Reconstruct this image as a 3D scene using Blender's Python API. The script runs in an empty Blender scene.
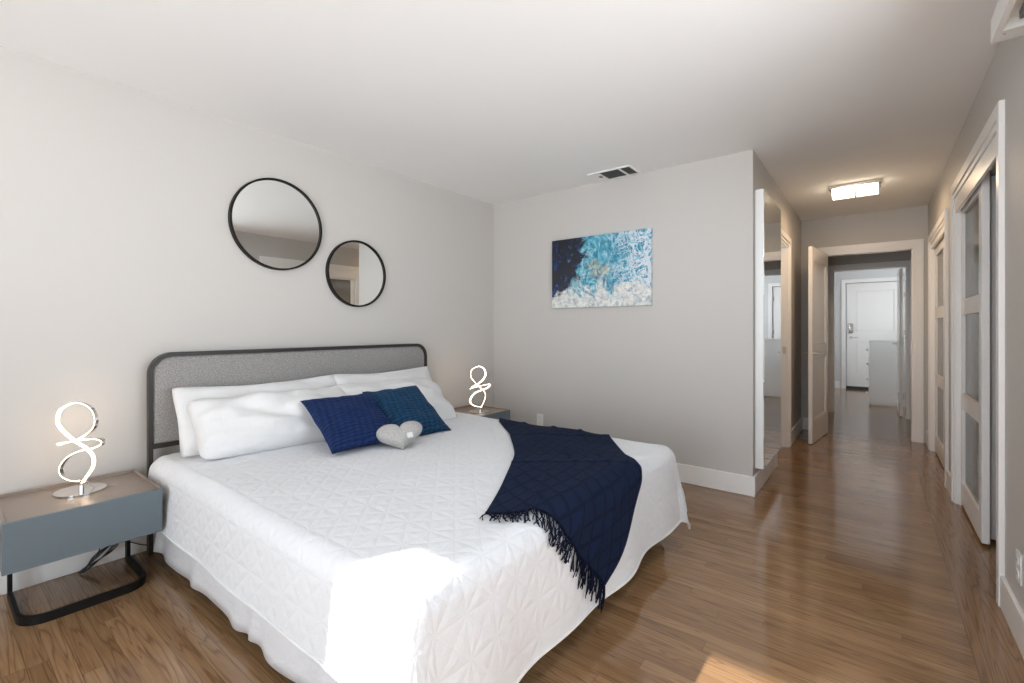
import bpy, bmesh, math, random
from mathutils import Vector, Matrix, noise
random.seed(7)
S = bpy.context.scene
COL = S.collection
R = math.radians

# ------------------------------------------------------------------ camera
cam = bpy.data.cameras.new('camera')
camo = bpy.data.objects.new('camera', cam); COL.objects.link(camo)
camo.location = (0, 0, 1.195)
camo.rotation_euler = (R(90), 0, R(38))
cam.sensor_fit = 'HORIZONTAL'; cam.sensor_width = 36
cam.lens = 463 / 1024 * 36
cam.shift_y = -14.1 / 1024
cam.clip_start = 0.02
S.camera = camo
# ------------------------------------------------------------------ view
S.view_settings.view_transform = 'Standard'
S.view_settings.look = 'None'
S.view_settings.gamma = 1
S.view_settings.use_curve_mapping = False
S.view_settings.exposure = 0.0
S.cycles.use_denoising = True
S.cycles.max_bounces = 10
S.cycles.diffuse_bounces = 7
S.cycles.glossy_bounces = 5
S.cycles.transparent_max_bounces = 8
S.cycles.sample_clamp_indirect = 6
S.cycles.caustics_reflective = False
S.cycles.caustics_refractive = False
# ------------------------------------------------------------------ world + sun
SKY = 4.85
SUN = 14.0
W = bpy.data.worlds.new('sky'); S.world = W; W.use_nodes = True
bg = W.node_tree.nodes['Background']
# pale sky above; brighter lower half added to light the ceiling
_t = W.node_tree; _tc = _t.nodes.new('ShaderNodeTexCoord'); _sp = _t.nodes.new('ShaderNodeSeparateXYZ'); _t.links.new(_tc.outputs['Generated'], _sp.inputs[0])
_mr = _t.nodes.new('ShaderNodeMapRange'); _mr.inputs[1].default_value = .0; _mr.inputs[2].default_value = .30; _t.links.new(_sp.outputs[2], _mr.inputs[0])
_mx = _t.nodes.new('ShaderNodeMix'); _mx.data_type = 'RGBA'; _t.links.new(_mr.outputs[0], _mx.inputs[0])
_mx.inputs[6].default_value = (1.70, 1.80, 1.90, 1); _mx.inputs[7].default_value = (.50, .62, .76, 1)
_t.links.new(_mx.outputs[2], bg.inputs[0]); bg.inputs[1].default_value = SKY
el = R(28.5); az = (0.47, 0.883)
sd = Vector((az[0]*math.cos(el), az[1]*math.cos(el), -math.sin(el))).normalized()
sl = bpy.data.lights.new('sun', 'SUN'); sl.energy = SUN; sl.angle = R(0.6); sl.color = (1, .97, .9)
so = bpy.data.objects.new('sun', sl); COL.objects.link(so)
so.rotation_euler = sd.to_track_quat('-Z', 'Y').to_euler(); so.location = (-2, -4, 5)

def portal(loc, rot, sx, sy):
    l = bpy.data.lights.new('window_portal', 'AREA'); l.shape = 'RECTANGLE'; l.size = sx; l.size_y = sy
    l.cycles.is_portal = True
    o = bpy.data.objects.new('window_portal', l); COL.objects.link(o); o.location = loc; o.rotation_euler = rot
portal((-2.11, -2.02, 2.05), (R(90), 0, 0), 1.16, .6); portal((-.68, -2.02, 1.215), (R(90), 0, 0), 1.78, 2.25)
portal((-1.5, 7.9, 1.45), (R(90), 0, 0), 1.1, 1.3)      # -Z aims +y : rotate x by +90 aims +y
portal((.56, 1.375, 1.425), (0, R(90), 0), 1.25, 1.65)
portal((1.74, 9.6, 1.35), (0, R(90), 0), 1.3, 1.4)         # -Z aims -x

# ------------------------------------------------------------------ material helpers
class NT:
    def __init__(s, name):
        s.m = bpy.data.materials.new(name); s.m.use_nodes = True
        s.t = s.m.node_tree; s.b = s.t.nodes['Principled BSDF']
    def n(s, typ, **kw):
        nd = s.t.nodes.new(typ)
        for k, v in kw.items():
            if k.startswith('_'): nd.inputs[k[1:].replace('_', ' ')].default_value = v
            else: setattr(nd, k, v)
        return nd
    def l(s, a, b): s.t.links.new(a, b)
    def math(s, op, a, b=None, clamp=False):
        nd = s.t.nodes.new('ShaderNodeMath'); nd.operation = op; nd.use_clamp = clamp
        for i, v in enumerate((a, b)):
            if v is None: continue
            if isinstance(v, (int, float)): nd.inputs[i].default_value = v
            else: s.l(v, nd.inputs[i])
        return nd.outputs[0]
    def ramp(s, fac, stops):
        nd = s.t.nodes.new('ShaderNodeValToRGB'); s.l(fac, nd.inputs[0]); cr = nd.color_ramp
        while len(cr.elements) < len(stops): cr.elements.new(.5)
        for e, (p, c) in zip(cr.elements, stops):
            e.position = p; e.color = (*c, 1) if len(c) == 3 else c
        return nd.outputs[0]
    def mix(s, f, a, b, typ='MIX'):
        nd = s.t.nodes.new('ShaderNodeMix'); nd.data_type = 'RGBA'; nd.blend_type = typ
        for i, v in ((0, f), (6, a), (7, b)):
            if isinstance(v, (int, float)): nd.inputs[i].default_value = v
            elif isinstance(v, tuple): nd.inputs[i].default_value = (*v, 1)
            else: s.l(v, nd.inputs[i])
        return nd.outputs[2]
    def bump(s, h, strength=.3, dist=.01, prev=None):
        nd = s.t.nodes.new('ShaderNodeBump'); nd.inputs['Strength'].default_value = strength
        nd.inputs['Distance'].default_value = dist; s.l(h, nd.inputs['Height'])
        if prev: s.l(prev, nd.inputs['Normal'])
        s.l(nd.outputs[0], s.b.inputs['Normal']); return nd.outputs[0]
    def noise(s, vec=None, scale=5, detail=3, rough=.5, dist=0):
        nd = s.t.nodes.new('ShaderNodeTexNoise'); nd.inputs['Scale'].default_value = scale
        nd.inputs['Detail'].default_value = detail; nd.inputs['Roughness'].default_value = rough
        nd.inputs['Distortion'].default_value = dist
        if vec: s.l(vec, nd.inputs['Vector'])
        return nd.outputs[0]
    def obj(s): return s.t.nodes.new('ShaderNodeTexCoord').outputs['Object']
    def uv(s): return s.t.nodes.new('ShaderNodeTexCoord').outputs['UV']
    def pos(s): return s.t.nodes.new('ShaderNodeNewGeometry').outputs['Position']
    def scale(s, v, k):
        nd = s.t.nodes.new('ShaderNodeMapping'); nd.inputs['Scale'].default_value = k; s.l(v, nd.inputs[0]); return nd.outputs[0]

def simple(name, col, rough=.5, metal=0, spec=.5, bumpsc=0, bumpst=.1, coat=0):
    N = NT(name); N.b.inputs['Base Color'].default_value = (*col, 1)
    N.b.inputs['Roughness'].default_value = rough; N.b.inputs['Metallic'].default_value = metal
    N.b.inputs['Specular IOR Level'].default_value = spec
    N.b.inputs['Coat Weight'].default_value = coat
    if bumpsc: N.bump(N.noise(N.pos(), bumpsc, 3), bumpst, .002)
    return N.m
def srgb(r, g, b):
    f = lambda c: (c/255/12.92) if c/255 <= .04045 else ((c/255+.055)/1.055)**2.4
    return (f(r), f(g), f(b))

M = {}
def paint(name, col, rough=.6):
    N = NT(name); n = N.noise(N.pos(), 2.2, 2)
    N.l(N.mix(N.math('MULTIPLY', n, .10), col, tuple(c*.9 for c in col)), N.b.inputs['Base Color'])
    N.b.inputs['Roughness'].default_value = rough
    N.bump(N.noise(N.pos(), 140, 3), .12, .002); return N.m
M['wall'] = paint('warm_grey_paint', (.565, .543, .515), .55)
M['ceiling'] = paint('white_ceiling_paint', (.90, .895, .885), .8)
M['farwall'] = paint('pale_blue_grey_paint', (.64, .65, .65), .6)
M['trim'] = simple('white_gloss_trim', (.88, .87, .855), .28)
M['whitelam'] = simple('white_laminate', (.86, .87, .87), .35)
M['door'] = simple('white_door_paint', (.85, .835, .81), .22)
M['black'] = simple('black_powder_metal', (.009, .008, .007), .5, 0, .2)
M['bronze'] = simple('dark_bronze_metal', (.035, .030, .027), .4, 0, .35)
M['chrome'] = simple('chrome', (.82, .80, .78), .1, 1)
M['nickel'] = simple('satin_nickel', (.55, .52, .49), .28, 1)
M['mirror'] = simple('mirror_glass', (.93, .95, .94), .012, 1)
M['grille'] = simple('dark_vent', (.20, .20, .19), .6)
M['duct'] = simple('vent_duct', (.10, .10, .098), .7)
M['cable'] = simple('black_cable', (.012, .012, .013), .45)
M['plastic'] = simple('white_plastic', (.82, .82, .80), .3)
M['slot'] = simple('dark_slot', (.03, .03, .03), .6)
M['clearcord'] = simple('silver_cord', (.45, .43, .40), .3, .6)
M['nsfront'] = simple('slate_grey_lacquer', (.125, .160, .182), .36, bumpsc=400, bumpst=.03)
M['nsbody'] = simple('charcoal_lacquer', (.050, .052, .054), .4)
M['nstop'] = simple('taupe_lacquer', (.255, .205, .170), .30, bumpsc=300, bumpst=.03)
M['mattress'] = simple('white_ticking', (.78, .78, .77), .9)
M['dark'] = simple('closet_shade', (.16, .15, .14), .8)
M['closetpaint'] = simple('closet_paint', (.50, .48, .45), .8)

def emis(name, col, st):
    N = NT(name); N.b.inputs['Base Color'].default_value = (.9, .88, .85, 1)
    N.b.inputs['Emission Color'].default_value = (*col, 1); N.b.inputs['Emission Strength'].default_value = st
    return N.m
M['led'] = emis('warm_led', (1, .74, .50), 10)
M['crystal'] = emis('lit_crystal', (1, .84, .62), 6)

# heather grey upholstery
N = NT('heather_grey_fabric'); p = N.pos()
f = N.noise(N.scale(p, (1, 1, 1)), 170, 4, .7)
N.l(N.ramp(f, [(.3, (.15, .145, .142)), (.52, (.29, .28, .272)), (.72, (.46, .445, .43))]), N.b.inputs['Base Color'])
N.b.inputs['Roughness'].default_value = .95; N.bump(N.noise(p, 380, 3), .5, .002); M['heather'] = N.m

# floor : strip oak, boards along x; along the right wall a border laid along y
def wood_floor():
    N = NT('oak_strip_floor'); sep = N.n('ShaderNodeSeparateXYZ'); N.l(N.pos(), sep.inputs[0])
    X, Y = sep.outputs[0], sep.outputs[1]
    bord = N.math('GREATER_THAN', X, .285)
    def sw(a, b):
        nd = N.n('ShaderNodeMix', data_type='FLOAT'); N.l(bord, nd.inputs[0]); N.l(a, nd.inputs[2]); N.l(b, nd.inputs[3]); return nd.outputs[0]
    a = sw(X, Y); b = sw(Y, N.math('SUBTRACT', X, .285))
    wdt = N.math('ADD', .0575, N.math('MULTIPLY', bord, .10))
    wr = N.math('DIVIDE', b, wdt); row = N.math('FLOOR', wr); fr = N.math('FRACT', wr)
    wn = N.n('ShaderNodeTexWhiteNoise', noise_dimensions='1D'); N.l(N.math('ADD', row, N.math('MULTIPLY', bord, 71.3)), wn.inputs['W'])
    off = N.math('MULTIPLY', wn.outputs[0], 7.3)
    lr = N.math('DIVIDE', N.math('ADD', a, off), 1.15); bi = N.math('FLOOR', lr); fl = N.math('FRACT', lr)
    cb = N.n('ShaderNodeCombineXYZ'); N.l(row, cb.inputs[0]); N.l(bi, cb.inputs[1]); N.l(bord, cb.inputs[2])
    w2 = N.n('ShaderNodeTexWhiteNoise', noise_dimensions='3D'); N.l(cb.outputs[0], w2.inputs['Vector']); rnd = w2.outputs[0]
    gv = N.n('ShaderNodeCombineXYZ')
    N.l(N.math('ADD', N.math('MULTIPLY', a, .55), N.math('MULTIPLY', rnd, 37)), gv.inputs[0])
    N.l(N.math('MULTIPLY', b, 9.0), gv.inputs[1]); N.l(N.math('MULTIPLY', rnd, 11), gv.inputs[2])
    big = N.noise(gv.outputs[0], 1.7, 2, .5, .3)
    rings = N.math('FRACT', N.math('MULTIPLY', big, 11))
    rings = N.math('ABSOLUTE', N.math('SUBTRACT', rings, .5))         # cathedral grain
    gv2 = N.n('ShaderNodeCombineXYZ'); N.l(N.math('MULTIPLY', a, 6), gv2.inputs[0]); N.l(N.math('MULTIPLY', b, 160), gv2.inputs[1]); N.l(rnd, gv2.inputs[2])
    fine = N.noise(gv2.outputs[0], 1.0, 4, .6)
    base = N.ramp(rnd, [(0, srgb(138, 106, 75)), (.35, srgb(150, 117, 84)), (.7, srgb(160, 126, 92)), (1, srgb(142, 110, 79))])
    c = N.mix(N.ramp(rings, [(.0, (1, 1, 1)), (.14, (.2, .2, .2)), (.26, (0, 0, 0))]), base, N.mix(1.0, base, (.66, .60, .55), 'MULTIPLY'))
    c = N.mix(N.ramp(fine, [(.35, (.75, .75, .75)), (.6, (0, 0, 0))]), c, N.mix(1.0, c, (.76, .72, .68), 'MULTIPLY'))
    e1 = N.math('MINIMUM', fr, N.math('SUBTRACT', 1, fr)); e2 = N.math('MULTIPLY', N.math('MINIMUM', fl, N.math('SUBTRACT', 1, fl)), 20)
    gap = N.math('MINIMUM', e1, e2); gm = N.math('LESS_THAN', gap, .022)
    bl = N.math('MAXIMUM', N.math('LESS_THAN', N.math('ABSOLUTE', N.math('SUBTRACT', X, .285)), .0015), N.math('LESS_THAN', N.math('ABSOLUTE', N.math('SUBTRACT', X, .318)), .001))
    gm = N.math('MAXIMUM', gm, bl)
    c = N.mix(N.math('MULTIPLY', gm, .38), c, (.03, .02, .014))
    N.l(c, N.b.inputs['Base Color'])
    N.b.inputs['Roughness'].default_value = .30
    N.l(N.math('ADD', .09, N.math('MULTIPLY', fine, .10)), N.b.inputs['Roughness'])
    N.b.inputs['Specular IOR Level'].default_value = .75
    N.bump(N.math('SUBTRACT', fine, N.math('MULTIPLY', gm, 2)), .035, .002)
    return N.m
M['floor'] = wood_floor()

# white quilt: stitched squares and both diagonals, by the UV of the cloth laid flat
def quilt_mat():
    N = NT('white_quilted_cotton'); sep = N.n('ShaderNodeSeparateXYZ'); N.l(N.uv(), sep.inputs[0])
    X, Y = sep.outputs[0], sep.outputs[1]; P = .115
    def tri(v):
        f = N.math('FRACT', N.math('DIVIDE', v, P)); return N.math('MINIMUM', f, N.math('SUBTRACT', 1, f))
    d = N.math('MINIMUM', tri(X), tri(Y))
    d2 = N.math('MINIMUM', N.math('MULTIPLY', tri(N.math('ADD', X, Y)), .707), N.math('MULTIPLY', tri(N.math('SUBTRACT', X, Y)), .707))
    d = N.math('MINIMUM', d, d2)
    puff = N.math('POWER', N.math('MULTIPLY', d, 5), .5, True)
    N.b.inputs['Base Color'].default_value = (.735, .745, .765, 1)
    N.b.inputs['Roughness'].default_value = .85; N.b.inputs['Sheen Weight'].default_value = .15
    b1 = N.bump(puff, .30, .006)
    b2 = N.bump(N.noise(N.uv(), 45, 4, .65, .4), .38, .008, b1)
    return N.m
M['quilt'] = quilt_mat()
def linen(name, col, sc=14, st=.35, d=.02):
    N = NT(name); N.b.inputs['Base Color'].default_value = (*col, 1); N.b.inputs['Roughness'].default_value = .9
    b1 = N.bump(N.noise(N.obj(), sc, 4, .6, .6), st, d); N.bump(N.noise(N.obj(), 500, 2), .1, .001, b1); return N.m
M['linen'] = linen('white_pillow_cotton', (.74, .738, .735))
M['skirt'] = linen('white_skirt_cotton', (.75, .75, .76), 25, .3)
def ribbed(name, c1, c2):
    N = NT(name); sep = N.n('ShaderNodeSeparateXYZ'); N.l(N.uv(), sep.inputs[0])
    nz = N.noise(N.uv(), 9, 3, .6)
    y = N.math('ADD', N.math('MULTIPLY', sep.outputs[1], 44), N.math('MULTIPLY', nz, 1.6))
    rib = N.math('ABSOLUTE', N.math('SUBTRACT', N.math('FRACT', y), .5))
    cell = N.math('SINE', N.math('MULTIPLY', N.math('ADD', sep.outputs[0], N.math('MULTIPLY', N.math('FLOOR', y), .037)), 150))
    h = N.math('ADD', N.math('MULTIPLY', rib, 1.6), N.math('MULTIPLY', cell, .22))
    N.l(N.ramp(h, [(.1, c2), (.8, c1)]), N.b.inputs['Base Color'])
    N.b.inputs['Roughness'].default_value = .6; N.b.inputs['Sheen Weight'].default_value = .04; N.b.inputs['Sheen Tint'].default_value = (*[min(1, c*8) for c in c2], 1)
    N.b.inputs['Specular IOR Level'].default_value = .2; N.bump(h, .8, .008); return N.m
M['navypillow'] = ribbed('navy_ribbed_plush', (.002, .008, .040), (.005, .026, .115))
M['tealpillow'] = ribbed('petrol_ribbed_plush', (.003, .016, .045), (.006, .058, .135))
N = NT('navy_knit'); sep = N.n('ShaderNodeSeparateXYZ'); N.l(N.uv(), sep.inputs[0])
def _tri(v, P):
    f = N.math('FRACT', N.math('DIVIDE', v, P)); return N.math('MINIMUM', f, N.math('SUBTRACT', 1, f))
d = N.math('MINIMUM', _tri(N.math('ADD', sep.outputs[0], N.math('MULTIPLY', sep.outputs[1], .62)), .085), _tri(N.math('SUBTRACT', sep.outputs[0], N.math('MULTIPLY', sep.outputs[1], .62)), .085))
d = N.math('MULTIPLY', d, 7, True)
kn = N.noise(N.uv(), 260, 2)
N.l(N.ramp(N.math('ADD', N.math('MULTIPLY', d, .6), N.math('MULTIPLY', kn, .5)), [(.2, (.0025, .005, .016)), (.9, (.006, .013, .038))]), N.b.inputs['Base Color'])
N.b.inputs['Roughness'].default_value = .9; N.b.inputs['Sheen Weight'].default_value = .02; N.b.inputs['Sheen Tint'].default_value = (.2, .35, .8, 1)
b1 = N.bump(d, .5, .005); N.bump(kn, .5, .003, b1); N.b.inputs['Specular IOR Level'].default_value = .15; M['throw'] = N.m
N = NT('grey_fleece'); nz = N.noise(N.obj(), 160, 4, .7)
N.l(N.ramp(nz, [(.3, (.33, .315, .30)), (.7, (.62, .60, .58))]), N.b.inputs['Base Color']); N.b.inputs['Roughness'].default_value = 1
N.bump(nz, .9, .006); M['fleece'] = N.m

# frosted pane
N = NT('frosted_glass'); N.b.inputs['Base Color'].default_value = (.33, .33, .32, 1); N.b.inputs['Roughness'].default_value = .12
tr = N.n('ShaderNodeBsdfTransparent'); tr.inputs[0].default_value = (.75, .76, .75, 1)
mx = N.n('ShaderNodeMixShader'); mx.inputs[0].default_value = .42
N.l(N.b.outputs[0], mx.inputs[1]); N.l(tr.outputs[0], mx.inputs[2]); N.l(mx.outputs[0], N.t.nodes['Material Output'].inputs[0]); M['frost'] = N.m

# abstract painting (object coordinates: x 0..1 left to right over the width, z up)
def art(wd, ht):
    N = NT('abstract_sea_paint'); sep = N.n('ShaderNodeSeparateXYZ'); o = N.obj(); N.l(o, sep.inputs[0])
    x = N.math('ADD', N.math('DIVIDE', sep.outputs[0], wd), .5); z = N.math('DIVIDE', sep.outputs[2], ht)
    n1 = N.noise(o, 4.5, 7, .62, 1.2); n2 = N.noise(N.scale(o, (1.3, 1, 1)), 9, 7, .68, 2.2); n3 = N.noise(o, 17, 6, .7, 1.5)
    ms = N.n('ShaderNodeMapping'); N.l(o, ms.inputs[0]); ms.inputs['Location'].default_value = (3.1, 1.7, 5.5)
    n4 = N.noise(ms.outputs[0], 7, 7, .65, 2.5)
    teal = N.ramp(n2, [(.30, srgb(22, 92, 135)), (.44, srgb(38, 128, 160)), (.55, srgb(110, 182, 200)), (.66, srgb(190, 212, 222))])
    # white foam veins, upper right
    vein = N.math('ABSOLUTE', N.math('SUBTRACT', n4, .5))
    vm = N.ramp(N.math('ADD', vein, N.math('MULTIPLY', N.math('SUBTRACT', .80, x), .16)), [(.008, (.9, .9, .9)), (.05, (0, 0, 0))])
    teal = N.mix(vm, teal, srgb(222, 224, 232))
    foam = N.ramp(n3, [(.32, srgb(120, 150, 172)), (.46, srgb(205, 208, 205)), (.62, srgb(238, 236, 232)), (.75, srgb(226, 214, 190))])
    low = N.math('ADD', N.math('SUBTRACT', .47, z), N.math('MULTIPLY', N.math('SUBTRACT', n1, .5), 2.6))
    low = N.math('ADD', low, N.math('MULTIPLY', N.math('SUBTRACT', x, .55), -.12))
    c = N.mix(N.ramp(low, [(.0, (0, 0, 0)), (.22, (1, 1, 1))]), teal, foam)
    # ochre around the middle
    dx = N.math('SUBTRACT', x, .50); dz = N.math('SUBTRACT', z, .52)
    dd = N.math('ADD', N.math('MULTIPLY', N.math('POWER', N.math('ABSOLUTE', N.math('ADD', dx, N.math('MULTIPLY', dz, .3))), 2), 9), N.math('MULTIPLY', N.math('POWER', N.math('ABSOLUTE', dz), 2), 5))
    g = N.math('SUBTRACT', N.math('MULTIPLY', n3, 1.25), dd)
    c = N.mix(N.ramp(g, [(.52, (0, 0, 0)), (.70, (.85, .85, .85))]), c, N.ramp(n2, [(.4, srgb(150, 118, 84)), (.6, srgb(222, 208, 170))]))
    # dark navy upper left
    dk = N.math('ADD', N.math('SUBTRACT', .30, x), N.math('MULTIPLY', N.math('SUBTRACT', z, .32), .16))
    dk = N.math('ADD', dk, N.math('MULTIPLY', N.math('SUBTRACT', n1, .5), 1.15)); 
    dk = N.math('SUBTRACT', dk, N.math('MULTIPLY', N.math('LESS_THAN', z, .30), N.math('MULTIPLY', N.math('SUBTRACT', .30, z), 2.2)))
    navy = N.ramp(n2, [(.46, srgb(7, 10, 20)), (.56, srgb(8, 20, 52)), (.66, srgb(20, 68, 140)), (.76, srgb(120, 180, 215))])
    c = N.mix(N.ramp(dk, [(-.0, (0, 0, 0)), (.09, (1, 1, 1))]), c, navy)
    N.l(c, N.b.inputs['Base Color']); N.b.inputs['Roughness'].default_value = .4
    N.bump(n3, .3, .004); return N.m
M['art'] = art(.94, .62)

# ------------------------------------------------------------------ geometry helpers
def wloc(o):
    v = Vector((0, 0, 0))
    while o: v = v + o.location; o = o.parent
    return v
def obj(name, bm, mat, parent=None, smooth=False, local=False, **props):
    me = bpy.data.meshes.new(name)
    bmesh.ops.recalc_face_normals(bm, faces=bm.faces)
    o = bpy.data.objects.new(name, me)
    if parent is not None:
        if not local: bmesh.ops.translate(bm, verts=bm.verts, vec=-wloc(parent))
        o.parent = parent
    elif not local:
        xs = [v.co.x for v in bm.verts]; ys = [v.co.y for v in bm.verts]; zs = [v.co.z for v in bm.verts]
        b = Vector(((min(xs)+max(xs))/2, (min(ys)+max(ys))/2, min(zs)))
        bmesh.ops.translate(bm, verts=bm.verts, vec=-b); o.location = b
    bm.to_mesh(me); bm.free(); me.materials.append(mat)
    if smooth:
        for p in me.polygons: p.use_smooth = True
        if smooth == 'auto':
            me.set_sharp_from_angle(angle=R(35))
    COL.objects.link(o)
    for k, v in props.items(): o[k] = v
    return o
def thing(name, label, cat, loc, rz=0, group=None):
    o = bpy.data.objects.new(name, None); COL.objects.link(o); o.location = loc; o.rotation_euler = (0, 0, rz)
    o.empty_display_size = .1; o['label'] = label; o['category'] = cat
    if group: o['group'] = group
    return o
def tag(o, label, cat, group=None):
    o['label'] = label; o['category'] = cat
    if group: o['group'] = group
    return o
def struct(name, bm, mat, parent=None, **k):
    o = obj(name, bm, mat, parent, **k)
    if parent is None: o['kind'] = 'structure'
    return o
def copy_tree(o, loc=None, label=None, parent=None):
    c = o.copy(); COL.objects.link(c); c.parent = parent
    if loc is not None: c.location = loc
    if label: c['label'] = label
    for ch in list(o.children): copy_tree(ch, parent=c)
    return c
def box(bm, x0, x1, y0, y1, z0, z1, bev=0, seg=2):
    m = Matrix.Translation(((x0+x1)/2, (y0+y1)/2, (z0+z1)/2)) @ Matrix.Diagonal((x1-x0, y1-y0, z1-z0, 1))
    r = bmesh.ops.create_cube(bm, size=1, matrix=m)
    if bev:
        es = list({e for v in r['verts'] for e in v.link_edges})
        bmesh.ops.bevel(bm, geom=es, offset=bev, segments=seg, profile=.5, affect='EDGES')
    return bm
def B(*a, **k):
    bm = bmesh.new(); box(bm, *a, **k); return bm
def boxes(*lst, bev=0):
    bm = bmesh.new()
    for a in lst: box(bm, *a, bev=bev)
    return bm
def cyl(bm, p, r, h, axis='Z', seg=32, r2=None):
    rot = {'Z': Matrix(), 'X': Matrix.Rotation(R(90), 4, 'Y'), 'Y': Matrix.Rotation(R(90), 4, 'X')}[axis]
    bmesh.ops.create_cone(bm, cap_ends=True, segments=seg, radius1=r, radius2=r if r2 is None else r2, depth=h, matrix=Matrix.Translation(p) @ rot)
def catmull(pts, n=8, closed=False):
    pts = [Vector(p) for p in pts]; out = []; L = len(pts)
    rng = range(L) if closed else range(L-1)
    for i in rng:
        g = (lambda k: pts[k % L]) if closed else (lambda k: pts[max(0, min(L-1, k))])
        p0, p1, p2, p3 = g(i-1), g(i), g(i+1), g(i+2)
        for j in range(n):
            t = j/n
            out.append(.5*((2*p1)+(-p0+p2)*t+(2*p0-5*p1+4*p2-p3)*t*t+(-p0+3*p1-3*p2+p3)*t**3))
    if not closed: out.append(pts[-1])
    return out
def sweep(bm, pts, prof, closed=False, ref=None):
    """prof: list of (n,b) offsets; ref fixes the b axis"""
    pts = [Vector(p) for p in pts]; L = len(pts); rings = []; up = None
    for i, p in enumerate(pts):
        a = pts[(i-1) % L] if (closed or i > 0) else pts[i]; c = pts[(i+1) % L] if (closed or i < L-1) else pts[i]
        t = (c-a).normalized()
        if ref is not None: b = Vector(ref)
        else:
            if up is None: up = Vector((0, 0, 1)) if abs(t.z) < .9 else Vector((1, 0, 0))
            b = up
        b = (b - t*b.dot(t))
        if b.length < 1e-4: b = t.orthogonal()
        b.normalize(); up = b; n = t.cross(b).normalized()
        rings.append([bm.verts.new(p+n*q[0]+b*q[1]) for q in prof])
    K = len(prof)
    for i in range(L if closed else L-1):
        r0, r1 = rings[i], rings[(i+1) % L]
        for k in range(K): bm.faces.new((r0[k], r0[(k+1) % K], r1[(k+1) % K], r1[k]))
    if not closed:
        bm.faces.new(rings[0]); bm.faces.new(rings[-1][::-1])
    return bm
def circ(r, n=10): return [(r*math.cos(2*math.pi*k/n), r*math.sin(2*math.pi*k/n)) for k in range(n)]
def rect(w, h): return [(-w/2, -h/2), (w/2, -h/2), (w/2, h/2), (-w/2, h/2)]
def tube(pts, r, n=10, closed=False):
    bm = bmesh.new(); sweep(bm, pts, circ(r, n), closed); return bm
def arc_pts(c, r, a0, a1, n, f):
    return [f(c[0]+r*math.cos(a0+(a1-a0)*i/n), c[1]+r*math.sin(a0+(a1-a0)*i/n)) for i in range(n+1)]

# ------------------------------------------------------------------ room shell
H = 2.455
XL, XR, YF, YB, XM, YE, YH = -3.08, .44, 3.635, -1.90, -.674, 6.40, 7.92
YD = 11.16; FX0, FX1 = -2.2, 1.62
struct('floor', B(-3.3, 1.8, -2.1, 11.4, -.1, 0), M['floor'])
struct('ceiling', B(-3.3, 1.8, -2.1, 11.4, H, H+.12), M['ceiling'])
struct('wall_left', B(XL-.12, XL, -2.0, YF+.12, 0, H), M['wall'])
struct('wall_far', B(XL, XM, YF, YF+.12, 0, H), M['wall'])
# hall left wall with bathroom doorway
DO0, DO1, DH = 4.60, 5.34, 2.005
struct('wall_hall_left', boxes((XM-.12, XM, YF+.12, DO0, 0, H), (XM-.12, XM, DO1, YE, 0, H), (XM-.12, XM, DO0, DO1, DH, H)), M['wall'])
# right wall with two closet openings
C1a, C1b, C2a, C2b = 2.915, 4.335, 4.80, 6.03
HC1, HC2 = 2.07, 2.00
RW0, RW1, RZ0, RZ1 = .55, 2.20, .80, 2.05      # window beside the camera
struct('wall_right', boxes((XR, XR+.1, -2.0, RW0, 0, H), (XR, XR+.1, RW1, C1a, 0, H), (XR, XR+.1, RW0, RW1, 0, RZ0), (XR, XR+.1, RW0, RW1, RZ1, H), (XR, XR+.1, C1a, C1b, HC1, H), (XR, XR+.1, C1b, C2a, 0, H),
       (XR, XR+.1, C2a, C2b, HC2, H), (XR, XR+.1, C2b, YE, 0, H)), M['wall'])
# back wall behind the camera with its big glazed opening
WX0, WX1, WM, WZ, WS = -2.68, .20, -1.55, 2.33, 1.78
YO, W2 = -2.0, .10
struct('wall_back', boxes((XL, WX0, YO, YB, 0, H), (WX1, XR+.1, YO, YB, 0, H), (WX0, WX1, YO, YB, WZ, H), (WX0, WM, YO, YB, 0, WS), (WM, WX1, YO, YB, 0, W2)), M['wall'])
struct('window_1', boxes((WX0, WX0+.03, YO, YO+.05, WS, WZ), (WM-.04, WM, YO, YO+.05, WS, WZ), (WX0, WM, YO, YO+.05, WZ-.012, WZ), (WX0, WM, YO, YO+.05, WS, WS+.04)), M['trim'])
struct('window_2', boxes((WM, WM+.05, YO, YO+.05, W2, WZ), (WX1-.05, WX1, YO, YO+.05, W2, WZ), (-.70, -.64, YO, YO+.05, W2, WZ), (WM, WX1, YO, YO+.05, WZ-.05, WZ), (WM, WX1, YO, YO+.05, W2, W2+.05)), M['trim'])
_m = (RW0+RW1)/2
struct('window_4', boxes((XR+.04, XR+.09, RW0, RW0+.05, RZ0, RZ1), (XR+.04, XR+.09, RW1-.05, RW1, RZ0, RZ1), (XR+.04, XR+.09, _m-.025, _m+.025, RZ0, RZ1), (XR+.04, XR+.09, RW0, RW1, RZ0, RZ0+.05), (XR+.04, XR+.09, RW0, RW1, RZ1-.05, RZ1)), M['trim'])
# hall end wall with doorway
E0, E1, EH = -.435, .325, 2.03
struct('wall_hall_end', boxes((XM-.12, E0, YE, YE+.11, 0, H), (E1, XR+.1, YE, YE+.11, 0, H), (E0, E1, YE, YE+.11, EH, H)), M['wall'])
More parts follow.
